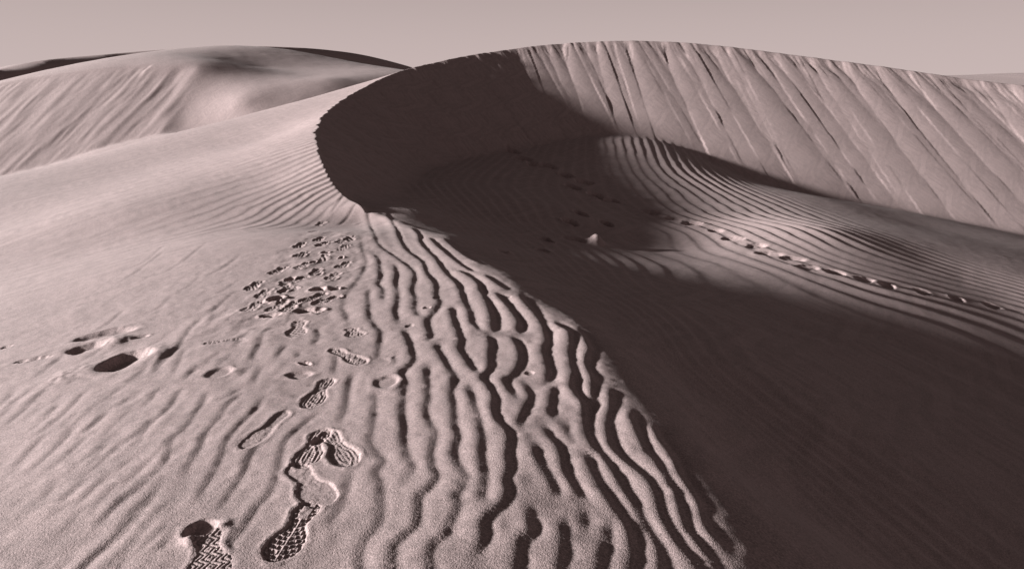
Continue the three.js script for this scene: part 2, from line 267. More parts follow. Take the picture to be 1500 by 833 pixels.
function onFlank(px, py, D) { const p = atD(px, py, D); return [p[0], p[1]]; }
const flankPhase = new Spline([
  [0, 520, 302, 11.4], [0, 400, 345, 8.8], [5, 500, 288, 12.2], [5, 380, 318, 10.2], [11, 478, 256, 13.8], [11, 330, 292, 12], [20, 464, 218, 16.4], [20, 340, 243, 16], [20, 220, 268, 15.5], [28, 462, 190, 18.6], [28, 333, 213, 19], [28, 230, 238, 18.8],
  [36, 490, 156, 21.8], [36, 380, 182, 22], [42, 540, 127, 25], [42, 420, 160, 25],
].map(([k, px, py, D]) => [...onFlank(px, py, D), k]), 0.02);
const flankPhaseTable = new Table((x, y) => flankPhase.at(x, y), -20, 2, 6, 32, 0.25);
function wave(phase) { const t = phase - Math.floor(phase); return t < 0.68 ? 0.5 - 0.5 * Math.cos(Math.PI * t / 0.68) : 0.5 + 0.5 * Math.cos(Math.PI * (t - 0.68) / 0.32); }   // slow rise, quick fall

// ---------------------------------------------------------------- marks of boots and hands in the sand
const prints = [];
const BASE = -3.2, sl = [0, 0, 0];
const spot = { h: 0, owner: -1, part: 0 };
function onGround(px, py) { const [a, b] = ray(px, py); let D = 4; while (D < 40 && EYE + b * D > ground(a * D, D, false)) D += 0.04; return [a * D, D]; }
function print(kind, heel, toe, o = {}) {                          // heel and toe are pixels; a boot runs from one to the other
  const place = o.floor ? onGround : groundAt, a = place(...heel), b = place(...toe);
  let L = Math.hypot(b[0] - a[0], b[1] - a[1]); const ux = (b[0] - a[0]) / L, uy = (b[1] - a[1]) / L, cx = (a[0] + b[0]) / 2, cy = (a[1] + b[1]) / 2;
  const fit = o.length ? o.length : clamp(L, 0.2, 0.4);
  const p = { kind, L: fit, x: cx - ux * fit / 2, y: cy - uy * fit / 2, ux, uy, hw: o.width ? o.width / 2 : 0.058, depth: o.depth ?? 0.022, rim: o.rim ?? 0.008, tread: o.tread ?? 0.006, seed: prints.length * 7.13, ...o };
  p.cx = cx; p.cy = cy; p.R = fit * 0.5 + 0.14; prints.push(p); return p;
}
function hole(centre, rx, ry, o = {}) {                            // a scuffed hollow: half sizes in metres across and ahead
  const c = (o.floor ? onGround : groundAt)(...centre); const t = o.turn ?? 0;
  const p = { kind: 'hole', cx: c[0], cy: c[1], rx, ry, ct: Math.cos(t), st: Math.sin(t), depth: o.depth ?? 0.05, rim: o.rim ?? 0.015, throwRight: o.throwRight ?? 0, seed: prints.length * 5.31, R: Math.max(rx, ry) * 2.2 + 0.05, ...o };
  prints.push(p); return p;
}
function outline(a) {                                              // half width of a boot sole along its length, 0 heel to 1 toe
  const cap = a < 0.13 ? Math.sqrt(Math.max(0, 1 - ((0.13 - a) / 0.13) ** 2)) : a > 0.78 ? Math.sqrt(Math.max(0, 1 - ((a - 0.78) / 0.22) ** 2)) : 1;
  const w = 0.74 - 0.2 * sstep(0.16, 0.4, a) + 0.46 * sstep(0.4, 0.68, a); return w * cap;
}
const mark = { h: 0, flat: 0, owner: -1, part: 0 };
function marks(x, y) {
  mark.h = 0; mark.flat = 0; mark.owner = -1; mark.part = 0;
  for (let k = 0; k < prints.length; k++) {
    const p = prints[k], dx0 = x - p.cx, dy0 = y - p.cy; if (Math.abs(dx0) > p.R || Math.abs(dy0) > p.R) continue;
    if (p.kind === 'hole') {
      const wob = 1 + 0.2 * noise(p.seed + 1.1 * dx0 / p.rx, p.seed + 1.1 * dy0 / p.ry) + 0.04 * noise(x * 30 + p.seed, y * 30);
      const u = (dx0 * p.ct + dy0 * p.st) / p.rx / wob, v = (-dx0 * p.st + dy0 * p.ct) / p.ry / wob, q = Math.sqrt(u * u + v * v), inside = 1 - sstep(0.62, 1.05, q);
      if (inside > mark.flat) mark.flat = inside;
      const ring = Math.exp(-(((q - 1.22) / 0.24) ** 2));
      mark.h += -0.55 * p.depth * inside * (0.9 + 0.12 * noise(x * 12, y * 12)) + 0.35 * p.rim * ring * (0.5 + 0.5 * noise(p.seed + x * 7, y * 7)) + 0.7 * p.throwRight * Math.exp(-(((u - 1.4) / 0.45) ** 2) - (v / 0.8) ** 2);
      if (q < 1.02) { mark.owner = k; mark.part = 0; }
      continue;
    }
    const ex = x - p.x, ey = y - p.y, la = ex * p.ux + ey * p.uy, lb = ex * p.uy - ey * p.ux, a = la / p.L;
    if (a < -0.25 || a > 1.25) continue;
    const ac = clamp(a, 0.004, 0.996), ow = outline(ac) * p.hw, along = a < 0 ? -la : a > 1 ? la - p.L : 0;
    let e = along > 0 ? -Math.hypot(along, Math.max(0, Math.abs(lb) - ow)) : ow - Math.abs(lb);
    e += 0.0035 * noise(x * 55 + p.seed, y * 55);
    const inside = sstep(-0.004, 0.007, e); if (inside > mark.flat) mark.flat = inside;
    let h = -0.34 * p.depth * inside * (1 + 0.35 * (p.toeDeep ?? 0) * (a - 0.4)) + 0.28 * p.rim * Math.exp(-(((e + 0.016) / 0.011) ** 2)) * (0.7 + 0.7 * noise(x * 16 + p.seed, y * 16)) * (1 + (p.rimRight ?? 0) * Math.sign(lb));
    if (inside > 0.3 && p.tread > 0) {
      let r = 0; const b = lb;
      if (p.kind === 'lug') { const u = la + 0.3 * Math.abs(b), row = u / 0.026, f = row - Math.floor(row), g = b / 0.021 + 0.5 * (Math.floor(row) & 1), gf = g - Math.floor(g); r = Math.max(1 - sstep(0.1, 0.3, f), 1 - sstep(0.08, 0.26, gf), Math.exp(-((b / 0.005) ** 2))); if (a < 0.3) r = Math.max(r, 1 - sstep(0.018, 0.024, Math.abs(b)) * 1); }
      else if (p.kind === 'ring') { r = Math.max(Math.exp(-(((e - 0.013) / 0.0045) ** 2)), Math.exp(-(((e - 0.034) / 0.004) ** 2))); const f = la / 0.017 - Math.floor(la / 0.017), g = b / 0.017 - Math.floor(b / 0.017); r = Math.max(r, 0.75 * (1 - sstep(0.2, 0.42, Math.max(Math.abs(f - 0.5), Math.abs(g - 0.5))))); }
      else if (p.kind === 'zigzag') { const t = la / 0.055 - Math.floor(la / 0.055), z = Math.abs(t - 0.5) * 2, g = (Math.abs(b) + 0.024 * z) / 0.02, f = g - Math.floor(g); r = 1 - sstep(0.25, 0.5, Math.abs(f - 0.5)); }
      else if (p.kind === 'bars') { const f = (la + 0.2 * b) / 0.016 - Math.floor((la + 0.2 * b) / 0.016); r = 1 - sstep(0.2, 0.5, f); }
      else if (p.kind === 'smooth') { const f = (la * 0.5 + b) / 0.011, g = f - Math.floor(f); r = 0.35 * sstep(0.1, 0.6, noise(la * 30 + p.seed, b * 30 + 4)) * (1 - sstep(0.2, 0.5, g)); }
      h += 0.55 * p.tread * r * sstep(0.3, 1, inside) * (0.85 + 0.3 * noise(x * 50, y * 50));
    }
    h += inside * 0.0009 * noise(x * 60, y * 60 + p.seed);
    mark.h += h;
    if (e > 0.001) { mark.owner = k; mark.part = a < 0.36 ? 1 : 0; }
  }
}
const TRACK = 'boot prints along the rippled crest', FLOORTRACK = 'footprints crossing the shaded hollow', CHURN = 'small scuffed marks where the tracks meet';
const name_ = (p, name, label, category, group) => Object.assign(p, { name, label, category, group });
name_(print('lug', [457, 735], [400, 822], { width: 0.125, depth: 0.024, tread: 0.010, toeDeep: 1 }), 'boot_print', 'crisp boot print with block lug tread, sharpest and largest of the trail', 'footprint', TRACK);
name_(print('zigzag', [302, 768], [312, 860], { width: 0.125, depth: 0.022, tread: 0.010, length: 0.34 }), 'boot_print', 'boot print with wavy zigzag tread below a deep dark heel hollow', 'footprint', TRACK);
name_(hole([296, 772], 0.055, 0.06, { depth: 0.05, rim: 0.012, throwRight: 0.012 }), 'heel_hole', 'deep shadowed hollow dug at the heel of the zigzag print', 'hollow', 'scuffed hollows');
name_(print('smooth', [425, 672], [486, 750], { width: 0.135, depth: 0.014, tread: 0.006, rim: 0.007, rimRight: 0.4 }), 'boot_print', 'broad smooth print with faint scratches touching the lug tread print', 'footprint', TRACK);
name_(print('ring', [474, 628], [442, 684], { width: 0.115, depth: 0.022, tread: 0.008 }), 'boot_print', 'print with a ring shaped sole edge, one of a splayed pair', 'footprint', TRACK);
name_(print('ring', [476, 628], [516, 686], { width: 0.115, depth: 0.02, tread: 0.007 }), 'boot_print', 'dotted sole print turned outward, the other of the splayed pair', 'footprint', TRACK);
name_(hole([466, 645], 0.03, 0.045, { depth: 0.04, rim: 0.008 }), 'heel_hole', 'dark notch between the splayed pair of prints', 'hollow', 'scuffed hollows');
name_(print('smooth', [420, 601], [354, 658], { width: 0.09, depth: 0.013, tread: 0.004 }), 'boot_print', 'shallow narrow print lying alone across soft ripples', 'footprint', TRACK);
name_(print('ring', [484, 552], [448, 600], { width: 0.115, depth: 0.022, tread: 0.009 }), 'boot_print', 'mottled boot print just below a smooth scooped hollow', 'footprint', TRACK);
name_(hole([438, 549], 0.075, 0.055, { depth: 0.022, rim: 0.01, turn: 0.2 }), 'scooped_hollow', 'smooth oval scooped hollow between two boot prints', 'hollow', 'scuffed hollows');
name_(hole([447, 533], 0.05, 0.025, { depth: 0.03, rim: 0.02, turn: -0.5 }), 'scuff_mark', 'dark wedge shaped scuff at the edge of the scooped hollow', 'scuff', 'scuffed hollows');
name_(print('bars', [440, 466], [431, 497], { width: 0.13, depth: 0.02, tread: 0.006 }), 'boot_print', 'short deep print just below the churned patch', 'footprint', TRACK);
name_(hole([321, 545], 0.072, 0.085, { depth: 0.02, rim: 0.012, throwRight: 0.006 }), 'heel_mark', 'round smooth heel mark like a saucer on the left flank', 'hollow', 'scuffed hollows');
name_(print('bars', [352, 496], [302, 503], { width: 0.075, depth: 0.014, tread: 0.006, length: 0.25 }), 'boot_print', 'narrow sideways print with a row of small bars', 'footprint', TRACK);
name_(hole([567, 558], 0.075, 0.105, { depth: 0.014, rim: 0.01, throwRight: 0.004 }), 'heel_mark', 'shallow round heel mark pressed over the strong ripples', 'hollow', 'scuffed hollows');
name_(print('zigzag', [510, 476], [526, 498], { width: 0.12, depth: 0.02, tread: 0.008, length: 0.22 }), 'boot_print', 'short wavy treaded print between two ripples', 'footprint', TRACK);
name_(print('zigzag', [486, 511], [534, 533], { width: 0.10, depth: 0.02, tread: 0.008 }), 'boot_print', 'slanting wavy print that cuts across a ripple', 'footprint', TRACK);
const small = k => 'small ' + { bars: 'bar treaded', ring: 'ring treaded', zigzag: 'wavy treaded' }[k] + ' print among the crowded tracks on the crest';
for (const [k, hx, hy, tx, ty] of [['bars', 386, 408, 352, 427], ['ring', 386, 440, 350, 460], ['ring', 440, 440, 410, 462], ['bars', 475, 430, 435, 442], ['ring', 410, 412, 440, 428], ['bars', 424, 388, 395, 402], ['zigzag', 476, 332, 444, 350], ['bars', 520, 340, 505, 362], ['ring', 488, 352, 462, 366], ['bars', 482, 372, 462, 380], ['zigzag', 512, 380, 488, 396], ['bars', 450, 352, 428, 364], ['ring', 466, 330, 484, 322], ['bars', 455, 384, 440, 396], ['zigzag', 505, 345, 490, 358], ['bars', 470, 392, 452, 404], ['ring', 418, 440, 392, 456], ['bars', 448, 404, 424, 416], ['zigzag', 492, 436, 470, 448], ['ring', 500, 398, 476, 410], ['bars', 478, 344, 458, 356], ['bars', 452, 366, 430, 378], ['ring', 400, 420, 374, 436], ['zigzag', 514, 356, 500, 370]])
  name_(print(k, [hx + rnd() * 8 - 4, hy + rnd() * 4 - 2], [tx + rnd() * 16 - 8, ty + rnd() * 8 - 4], { width: 0.11, depth: 0.018 + rnd() * 0.016, tread: 0.012, length: 0.3, rim: 0.014 }), 'boot_print', small(k), 'footprint', CHURN);
for (const [px, py, rx, ry, d] of [[404, 438, .05, .06, .06], [414, 426, .03, .04, .05], [425, 408, .035, .05, .05], [466, 424, .05, .05, .05], [446, 456, .06, .05, .045], [398, 462, .06, .03, .035], [490, 424, .03, .04, .04], [465, 455, .04, .05, .03], [500, 377, .02, .03, .03], [459, 384, .02, .04, .03], [476, 370, .03, .04, .04], [468, 358, .03, .04, .03]])
  name_(hole([px, py], rx * 1.3, ry * 1.45, { depth: d * 1.8, rim: d * 0.8, throwRight: d * 0.3 }), 'heel_hole', 'small dark heel hollow in the churned patch of crest', 'hollow', 'dark hollows in the churned patch');
name_(hole([182, 528], 0.15, 0.19, { depth: 0.1, rim: 0.02, throwRight: 0.03, turn: 0.1 }), 'dug_hole', 'widest black hole with a bright mound at its rim, on the pale left flank', 'hollow', 'dug holes on the left flank');
name_(hole([124, 510], 0.13, 0.12, { depth: 0.07, rim: 0.02, throwRight: 0.025, turn: 0.25 }), 'dug_hole', 'pointed dark hole beside a pale patch of thrown sand', 'hollow', 'dug holes on the left flank');
name_(hole([155, 489], 0.19, 0.1, { depth: 0.06, rim: 0.014, turn: 0.35 }), 'dug_hole', 'long curved dark hollow above the pointed hole', 'hollow', 'dug holes on the left flank');
name_(hole([46, 527], 0.12, 0.03, { depth: 0.03, rim: 0.008, turn: 0.2 }), 'scuff_mark', 'thin wavy dark scuff out on the smooth left flank', 'scuff', 'scuffs on the left flank');
name_(hole([8, 508], 0.04, 0.03, { depth: 0.025, rim: 0.006 }), 'scuff_mark', 'small dark nick at the far side of the smooth flank', 'scuff', 'scuffs on the left flank');
name_(hole([205, 494], 0.06, 0.03, { depth: 0.02, rim: 0.01, turn: 0.5 }), 'scuff_mark', 'short dark scratch beside the widest black hole', 'scuff', 'scuffs on the left flank');
for (const [px, py] of [[632, 407], [640, 436], [625, 451], [744, 434], [776, 546], [600, 477]])
  name_(hole([px, py], 0.028, 0.04, { depth: 0.014, rim: 0.008 }), 'scuff_mark', 'tiny nick in the strong ripples near the shadow edge', 'scuff', 'nicks in the ripples');
const nth = ['first', 'second', 'third', 'fourth', 'fifth', 'sixth', 'seventh', 'eighth', 'ninth', 'tenth', 'eleventh', 'twelfth'];
let step = 0;
const fp = () => step < 12 ? nth[step++] + ' rounded footprint of the shaded trail, counted from the slip face' : 'loose rounded footprint beside the shaded trail';
for (const [px, py, rx, ry] of [[750, 222, .2, .3], [766, 233, .26, .3], [785, 241, .25, .3], [802, 243, .24, .3], [828, 257, .2, .26], [839, 274, .2, .24], [856, 267, .26, .2], [872, 286, .24, .2], [892, 294, .26, .18], [955, 312, .24, .18], [985, 322, .2, .15], [1014, 329, .22, .15], [850, 313, .13, .2], [835, 326, .16, .16], [888, 328, .13, .15], [800, 352, .1, .13], [797, 368, .1, .12]])
  name_(hole([px, py], rx, ry * 1.8, { floor: true, depth: 0.3, rim: 0.06, turn: 0.3 }), 'sand_footprint', fp(), 'footprint', FLOORTRACK);
name_(hole([842, 351], 0.24, 0.24, { floor: true, depth: 0.16, rim: 0.03, throwRight: 0.24 }), 'sand_footprint', 'footprint whose raised rim catches a bright spot of sun in the shade', 'footprint', FLOORTRACK);
name_(hole([735, 369], 0.07, 0.1, { floor: true, depth: 0.04, rim: 0.02, throwRight: 0.05 }), 'sand_footprint', 'small footprint with a sunlit rim just past the rippled brink', 'footprint', FLOORTRACK);
let striped = 0;
for (const [px, py, rx, ry] of [[1048, 339, .2, .17], [1074, 351, .22, .16], [1108, 361, .2, .16], [1129, 372, .2, .15], [1162, 380, .2, .15], [1184, 392, .2, .14], [1222, 400, .2, .13], [1268, 411, .16, .12], [1300, 419, .14, .12], [1352, 429, .13, .12], [1401, 439, .12, .11], [1452, 449, .12, .11]])
  name_(hole([px, py], rx * (0.8 + rnd() * 0.4), ry * (0.8 + rnd() * 0.5), { floor: true, depth: 0.07 + rnd() * 0.06, rim: 0.022, throwRight: 0.006 }), 'sand_footprint', nth[striped++] + ' footprint along the striped floor, counted from the shaded hollow', 'footprint', 'footprints along the striped floor');
const trodden = [[405, 447], [430, 428], [458, 400], [476, 372], [492, 346]].map(p => groundAt(...p));
const clods = [[95, 551, .12, .16, .014], [165, 500, .14, .14, .012], [217, 516, .07, .13, .018], [283, 790, .03, .035, .012]].map(([px, py, a, b, h]) => [...groundAt(px, py), a, b, h]);

// ---------------------------------------------------------------- height of the ground anywhere
function ground(x, y, detail = true) {                             // x to the right, y ahead
  spot.owner = -1;
  const r = Math.hypot(x, y), far = sstep(48, 68, r);
  const plain = BASE + 0.5 * fbm(x / 40, y / 40, 2) * sstep(50, 120, r);
  if (far >= 1) return spot.h = plain;
  const [sd, at] = side(x, y), onCrest = at >= firstCrest;
  const width = onCrest ? 0.02 : 0.02 + 0.33 * sstep(0, 6, firstCrest - at);
  let k = sstep(-width, width, sd), w = 0, f = 0, streakMask = 0;
  if (k < 1) w = windward.at(x, y);
  if (k > 0) {
    f = lee.at(x, y);
    if (detail && r > 2) {
      const ph = floorPhaseTable.at(x, y) + 0.16 * fbm(x * 0.9, y * 0.9, 2) + 0.05 * noise(x * 2.2, y * 2.2);
      const amp = mix(0.022, 0.03, sstep(20, 24, ph)) * sstep(0.2, 2.2, sd) * (1 - sstep(30, 37, ph)) * mix(0.8, 1, sstep(17, 23, ph)) * mix(0.55, 1, sstep(3, 8, r)) * (0.75 + 0.5 * noise(x * 0.5, y * 0.5));
      f += Math.max(0, amp) * wave(ph);
    }
    if (y > 8) {
      slip(x, y, sl); let s = sl[0]; const t = sl[1], d = sl[2];
      if (detail) {
        const bend = 0.16 * noise(t * 0.35, d * 0.22) + 0.04 * noise(t * 1.7, d * 0.8), tt = t + bend, right = sstep(15, 23, t);
        const chute = n => { const q = tt * n; const g = Math.floor(q), u = q - g, a = 0.5 + 0.5 * hsh(g, 11), s0 = 0.2 + 0.6 * (0.5 + 0.5 * hsh(g, 5)); return a * a * (u < s0 ? u / s0 : (1 - u) / (1 - s0)) * (1 - sstep(1 + 6 * Math.abs(hsh(g, 8)), 2.5 + 8 * Math.abs(hsh(g, 8)), d)); };
        s += sstep(0, 0.5, d) * ((0.015 * noise(tt * 0.8, d * 0.1) + 0.009 * noise(tt * 2.3, d * 0.16 + 9) + 0.011 * noise(tt * 5.2, d * 0.22) + 0.008 * noise(tt * 11, d * 0.4) + 0.004 * noise(tt * 23, d * 0.9)) * mix(0.6, 1, right) + 0.011 * chute(0.7) * right - 0.008 * chute(1.6) * right + 0.005 * chute(3.1) * right + 0.012 * noise(tt * 1.3, d * 1.1));
        s -= right * 0.05 * sstep(0.1, 0.6, d) * (1 - sstep(0.6, 2.2 + 1.2 * noise(t * 0.6, 2), d)) * (0.5 + noise(tt * 0.8, 5));
      }
      streakMask = sstep(-0.2, 0.4, s - f);
      f = smax(s, f, 0.16 * sstep(0.0, 0.6, d) + 0.005);
    }
  }
  let h = mix(w, f, k);
  if (detail && r < 46) {
    let micro = 0.004 * fbm(x * 3.1, y * 3.1, 3) + 0.0012 * noise(x * 21, y * 21) * (r < 8 ? 1 : 0);
    if (k < 1) {
      if (r > 6.5) {
        const ph = flankPhaseTable.at(x, y) + 0.25 * fbm(x * 0.8, y * 0.8, 2) + 0.12 * noise(x * 3, y * 3), near = Math.exp(-Math.max(0, -sd) / 2.1);
        micro += (1 - k) * 0.021 * near * sstep(-2, 8, ph) * (1 - sstep(40, 46, ph)) * (1 - 0.4 * sstep(20, 36, ph)) * (0.8 + 0.5 * noise(x * 0.7, y * 0.7)) * wave(1 - ph);
      }
    }
    let rip = r < 14 ? nearRipples(x, y) : 0;
    if (r < 34) {
      marks(x, y);
      rip = rip * (1 - 0.85 * mark.flat); micro *= 1 - 0.6 * mark.flat; h += mark.h; spot.owner = mark.owner; spot.part = mark.part;
      if (r > 4.5 && r < 13) { let q = 1e9; for (const t of trodden) q = Math.min(q, ((x - t[0]) / 0.5) ** 2 + ((y - t[1]) / 0.9) ** 2); if (q < 1.6) { const m = 1 - sstep(0.4, 1.6, q); rip *= 1 - 0.5 * m; h += m * (0.010 * fbm(x * 5.5, y * 3.5, 2) + 0.005 * Math.max(0, fbm(x * 13 + 5, y * 8, 2))); } }
      for (const c of clods) { const a = (x - c[0]) / c[2], b = (y - c[1]) / c[3], q = a * a + b * b; if (q < 6) h += c[4] * Math.exp(-q) * (1 + 0.3 * noise(x * 30, y * 30)); }
    }
    h += rip + micro * (1 - streakMask * 0.5);
  }
  return spot.h = mix(h, plain, far);
}

// ---------------------------------------------------------------- sand: colour grain and fine relief, uv in metres
function grainTexture(size, seed, blur, contrast, mid, coarse) {
  const r = mulberry(seed), a = new Float32Array(size * size); for (let i = 0; i < a.length; i++) a[i] = r() + r() + r() - 1.5;
  const b = new Float32Array(size * size), m = size - 1;
  for (let j = 0; j < size; j++) for (let i = 0; i < size; i++) { let s = 0, n = 0; for (let y = -blur; y <= blur; y++) for (let x = -blur; x <= blur; x++) { s += a[((j + y) & m) * size + ((i + x) & m)]; n++; } b[j * size + i] = s / Math.sqrt(n); }
  const data = new Uint8Array(size * size * 4);
  for (let j = 0; j < size; j++) for (let i = 0; i < size; i++) {
    const k = j * size + i, th = i / size * 2 * Math.PI, ph = j / size * 2 * Math.PI;
    const c = coarse * (noise(7 + 3 * Math.cos(th) + 2 * Math.sin(ph), 5 + 3 * Math.sin(th) + 2 * Math.cos(ph)) + 0.6 * noise(9 * Math.cos(th) + 5 * Math.sin(ph), 9 * Math.sin(th) - 5 * Math.cos(ph)));
    const v = clamp(mid + contrast * b[k] + c, 0, 255); data[4 * k] = data[4 * k + 1] = data[4 * k + 2] = v; data[4 * k + 3] = 255;
  }
  const t = new THREE.DataTexture(data, size, size); t.wrapS = t.wrapT = THREE.RepeatWrapping; t.magFilter = THREE.LinearFilter; t.minFilter = THREE.LinearMipmapLinearFilter; t.generateMipmaps = true; t.needsUpdate = true; return t;
}
const grain = grainTexture(1024, 5, 1, 32, 220, 9); grain.colorSpace = THREE.SRGBColorSpace; grain.repeat.set(1 / 1.9, 1 / 1.9);
const relief = grainTexture(1024, 9, 1, 40, 128, 0); relief.repeat.set(1 / 1.3, 1 / 1.3);
const sand = new THREE.MeshStandardMaterial({ name: 'sand', color: new THREE.Color().setRGB(0.325, 0.243, 0.238), map: grain, bumpMap: relief, bumpScale: 0.0028, roughness: 0.96, metalness: 0 });

// ---------------------------------------------------------------- the ground as a sheet of rings, finest where ripples and prints are small
const columns = []; { const dense = 41, n = 1070; for (let i = 0; i <= n; i++) columns.push((-dense + 2 * dense * i / n) * Math.PI / 180); for (let a = dense + 1.5; a < 360 - dense - 0.5; a += 2) columns.push(a * Math.PI / 180); columns.push((360 - dense) * Math.PI / 180); }
const rings = [0.02]; { let r = 0.02; while (r < 3600) { rings.push(r); const fine = clamp(0.00098 * r * r, 0.0034, r < 17 ? 0.052 : 0.082); r += r < 1.75 ? 0.09 : r < 46 ? fine : r < 68 ? 0.6 : r * 0.07; } rings.shift(); }
const NC = columns.length, NR = rings.length;
const pos = new Float32Array(NC * NR * 3), own = new Int16Array(NC * NR), prt = new Uint8Array(NC * NR);
for (let j = 0; j < NR; j++) for (let i = 0; i < NC; i++) {
  const x = rings[j] * Math.sin(columns[i]), y = rings[j] * Math.cos(columns[i]), k = j * NC + i;
  pos[3 * k] = x; pos[3 * k + 1] = ground(x, y); pos[3 * k + 2] = -y; own[k] = spot.owner; prt[k] = spot.part;
}
const nor = new Float32Array(NC * NR * 3);
for (let j = 0; j < NR; j++) for (let i = 0; i < NC; i++) {
  const l = j * NC + Math.max(0, i - 1), r = j * NC + Math.min(NC - 1, i + 1), d = Math.max(0, j - 1) * NC + i, u = Math.min(NR - 1, j + 1) * NC + i;
  const ax = pos[3 * r] - pos[3 * l], ay = pos[3 * r + 1] - pos[3 * l + 1], az = pos[3 * r + 2] - pos[3 * l + 2], bx = pos[3 * u] - pos[3 * d], by = pos[3 * u + 1] - pos[3 * d + 1], bz = pos[3 * u + 2] - pos[3 * d + 2];
  let nx = ay * bz - az * by, ny = az * bx - ax * bz, nz = ax * by - ay * bx; const s = Math.hypot(nx, ny, nz) * (ny < 0 ? -1 : 1) || 1, k = 3 * (j * NC + i);
  nor[k] = nx / s; nor[k + 1] = ny / s; nor[k + 2] = nz / s;
}
console.log('rings', NR, 'columns', NC, 'triangles', 2 * NR * NC, 'prints', prints.length);

// cells go to the object they belong to: the dune, the plain beyond, or a print
const DUNE = 'dune', PLAIN = 'plain', cells = new Map();
const outer = rings.findIndex(r => r > 68);
for (let j = 0; j < NR - 1; j++) for (let i = 0; i < NC - 1; i++) {
  const o = own[j * NC + i], key = o >= 0 ? o * 2 + (prints[o].kind === 'hole' ? 0 : prt[j * NC + i]) : j >= outer ? PLAIN : DUNE;
  let c = cells.get(key); if (!c) cells.set(key, c = []); c.push(j * NC + i);
}
function sheet(list, cx = 0, cy = 0, cz = 0) {
  const index = new Map(), p = [], n = [], uv = [], tri = [];
  const remap = list.length > 50000 ? new Int32Array(NC * NR).fill(-1) : null;
  const get = k => { let v = remap ? remap[k] : index.get(k) ?? -1; if (v >= 0) return v; v = p.length / 3; if (remap) remap[k] = v; else index.set(k, v); p.push(pos[3 * k] - cx, pos[3 * k + 1] - cy, pos[3 * k + 2] - cz); n.push(nor[3 * k], nor[3 * k + 1], nor[3 * k + 2]); uv.push(pos[3 * k], pos[3 * k + 2]); return v; };
  for (const k of list) { const a = get(k), b = get(k + 1), c = get(k + NC), d = get(k + NC + 1); tri.push(a, b, d, a, d, c); }
  const g = new THREE.BufferGeometry();
  g.setAttribute('position', new THREE.Float32BufferAttribute(p, 3)); g.setAttribute('normal', new THREE.Float32BufferAttribute(n, 3)); g.setAttribute('uv', new THREE.Float32BufferAttribute(uv, 2)); g.setIndex(tri);
  return g;
}
function solid(name, geometry, parent = scene) { const m = new THREE.Mesh(geometry, sand); m.name = name; m.castShadow = m.receiveShadow = true; parent.add(m); return m; }
Object.assign(solid('sand_dune', sheet(cells.get(DUNE))).userData, { kind: 'structure', label: 'rippled sand dune curling round a shaded hollow', category: 'dune' });
Object.assign(solid('desert_ground', sheet(cells.get(PLAIN))).userData, { kind: 'structure', label: 'flat sand plain reaching out to the horizon', category: 'ground' });

const used = {};
const numbered = n => { const k = used[n] = (used[n] ?? -1) + 1; return k ? n + '_' + String(k).padStart(3, '0') : n; };
prints.forEach((p, k) => {
  const main = cells.get(k * 2), heel = cells.get(k * 2 + 1); if (!main && !heel) return;
  const cx = p.cx, cz = -p.cy, cy = ground(p.cx, p.cy), tags = { label: p.label, category: p.category, group: p.group };
  let o;
  if (p.kind === 'hole' || !main || !heel || p.group === CHURN) { o = solid(numbered(p.name), sheet([...(main ?? []), ...(heel ?? [])], cx, cy, cz)); }
  else { o = new THREE.Group(); o.name = numbered(p.name); scene.add(o); solid('sole_imprint', sheet(main, cx, cy, cz), o); solid('heel_imprint', sheet(heel, cx, cy, cz), o); }
  o.position.set(cx, cy, cz); Object.assign(o.userData, tags);
});

// ---------------------------------------------------------------- the dune beyond the valley on the left
const behindBrink = [[-160, 158, 52], [-80, 140, 53], [0, 122, 53.5], [60, 112, 54], [120, 103, 54.5], [180, 97, 55], [240, 93, 55.4], [280, 92.5, 55.6], [293, 97, 55], [291, 116, 52.9], [284, 150, 50.4], [272, 184, 47.9]].map(p => atD(...p));
for (const r of behindBrink.slice(9)) r[2] = Math.max(...smoothLine(behindBrink.slice(0, 9), 0.5).map(b => b[2] - 0.6 * Math.hypot(b[0] - r[0], b[1] - r[1])));
const behindTop = new Spline([...behindBrink, ...[
  [350, 109, 55], [350, 150, 49.3], [335, 175, 48.2], [380, 97, 62], [400, 120, 53.5], [400, 148, 49.8], [450, 112, 57], [480, 118, 54], [540, 112, 58],
  [0, 119.5, 59], [100, 99, 63], [230, 75, 68], [330, 69.5, 74], [420, 73, 75], [520, 91, 72], [600, 103, 68], [700, 130, 62], [500, 98, 66]].map(p => atD(...p)),
  [-60, 68, 0], [-48, 84, 1.5], [-26, 96, 2], [-5, 92, 2], [6, 84, 0], [8, 70, .5], [0, 52, -1], [-10, 46, 0], [-14, 40, -2]], 0.6);
const behindFloor = new Spline([...[[-60, 270, 43], [0, 257, 43.5], [80, 238, 44.5], [150, 217, 45.5], [210, 202, 46.8], [270, 187, 47.8], [330, 172, 47.8]].map(p => atD(...p)), [-50, 36, -3.6], [-36, 32, -3.6], [-22, 34, -3], [-12, 38, -2.5], [-40, 60, -1], [-20, 60, 1]], 0.02);
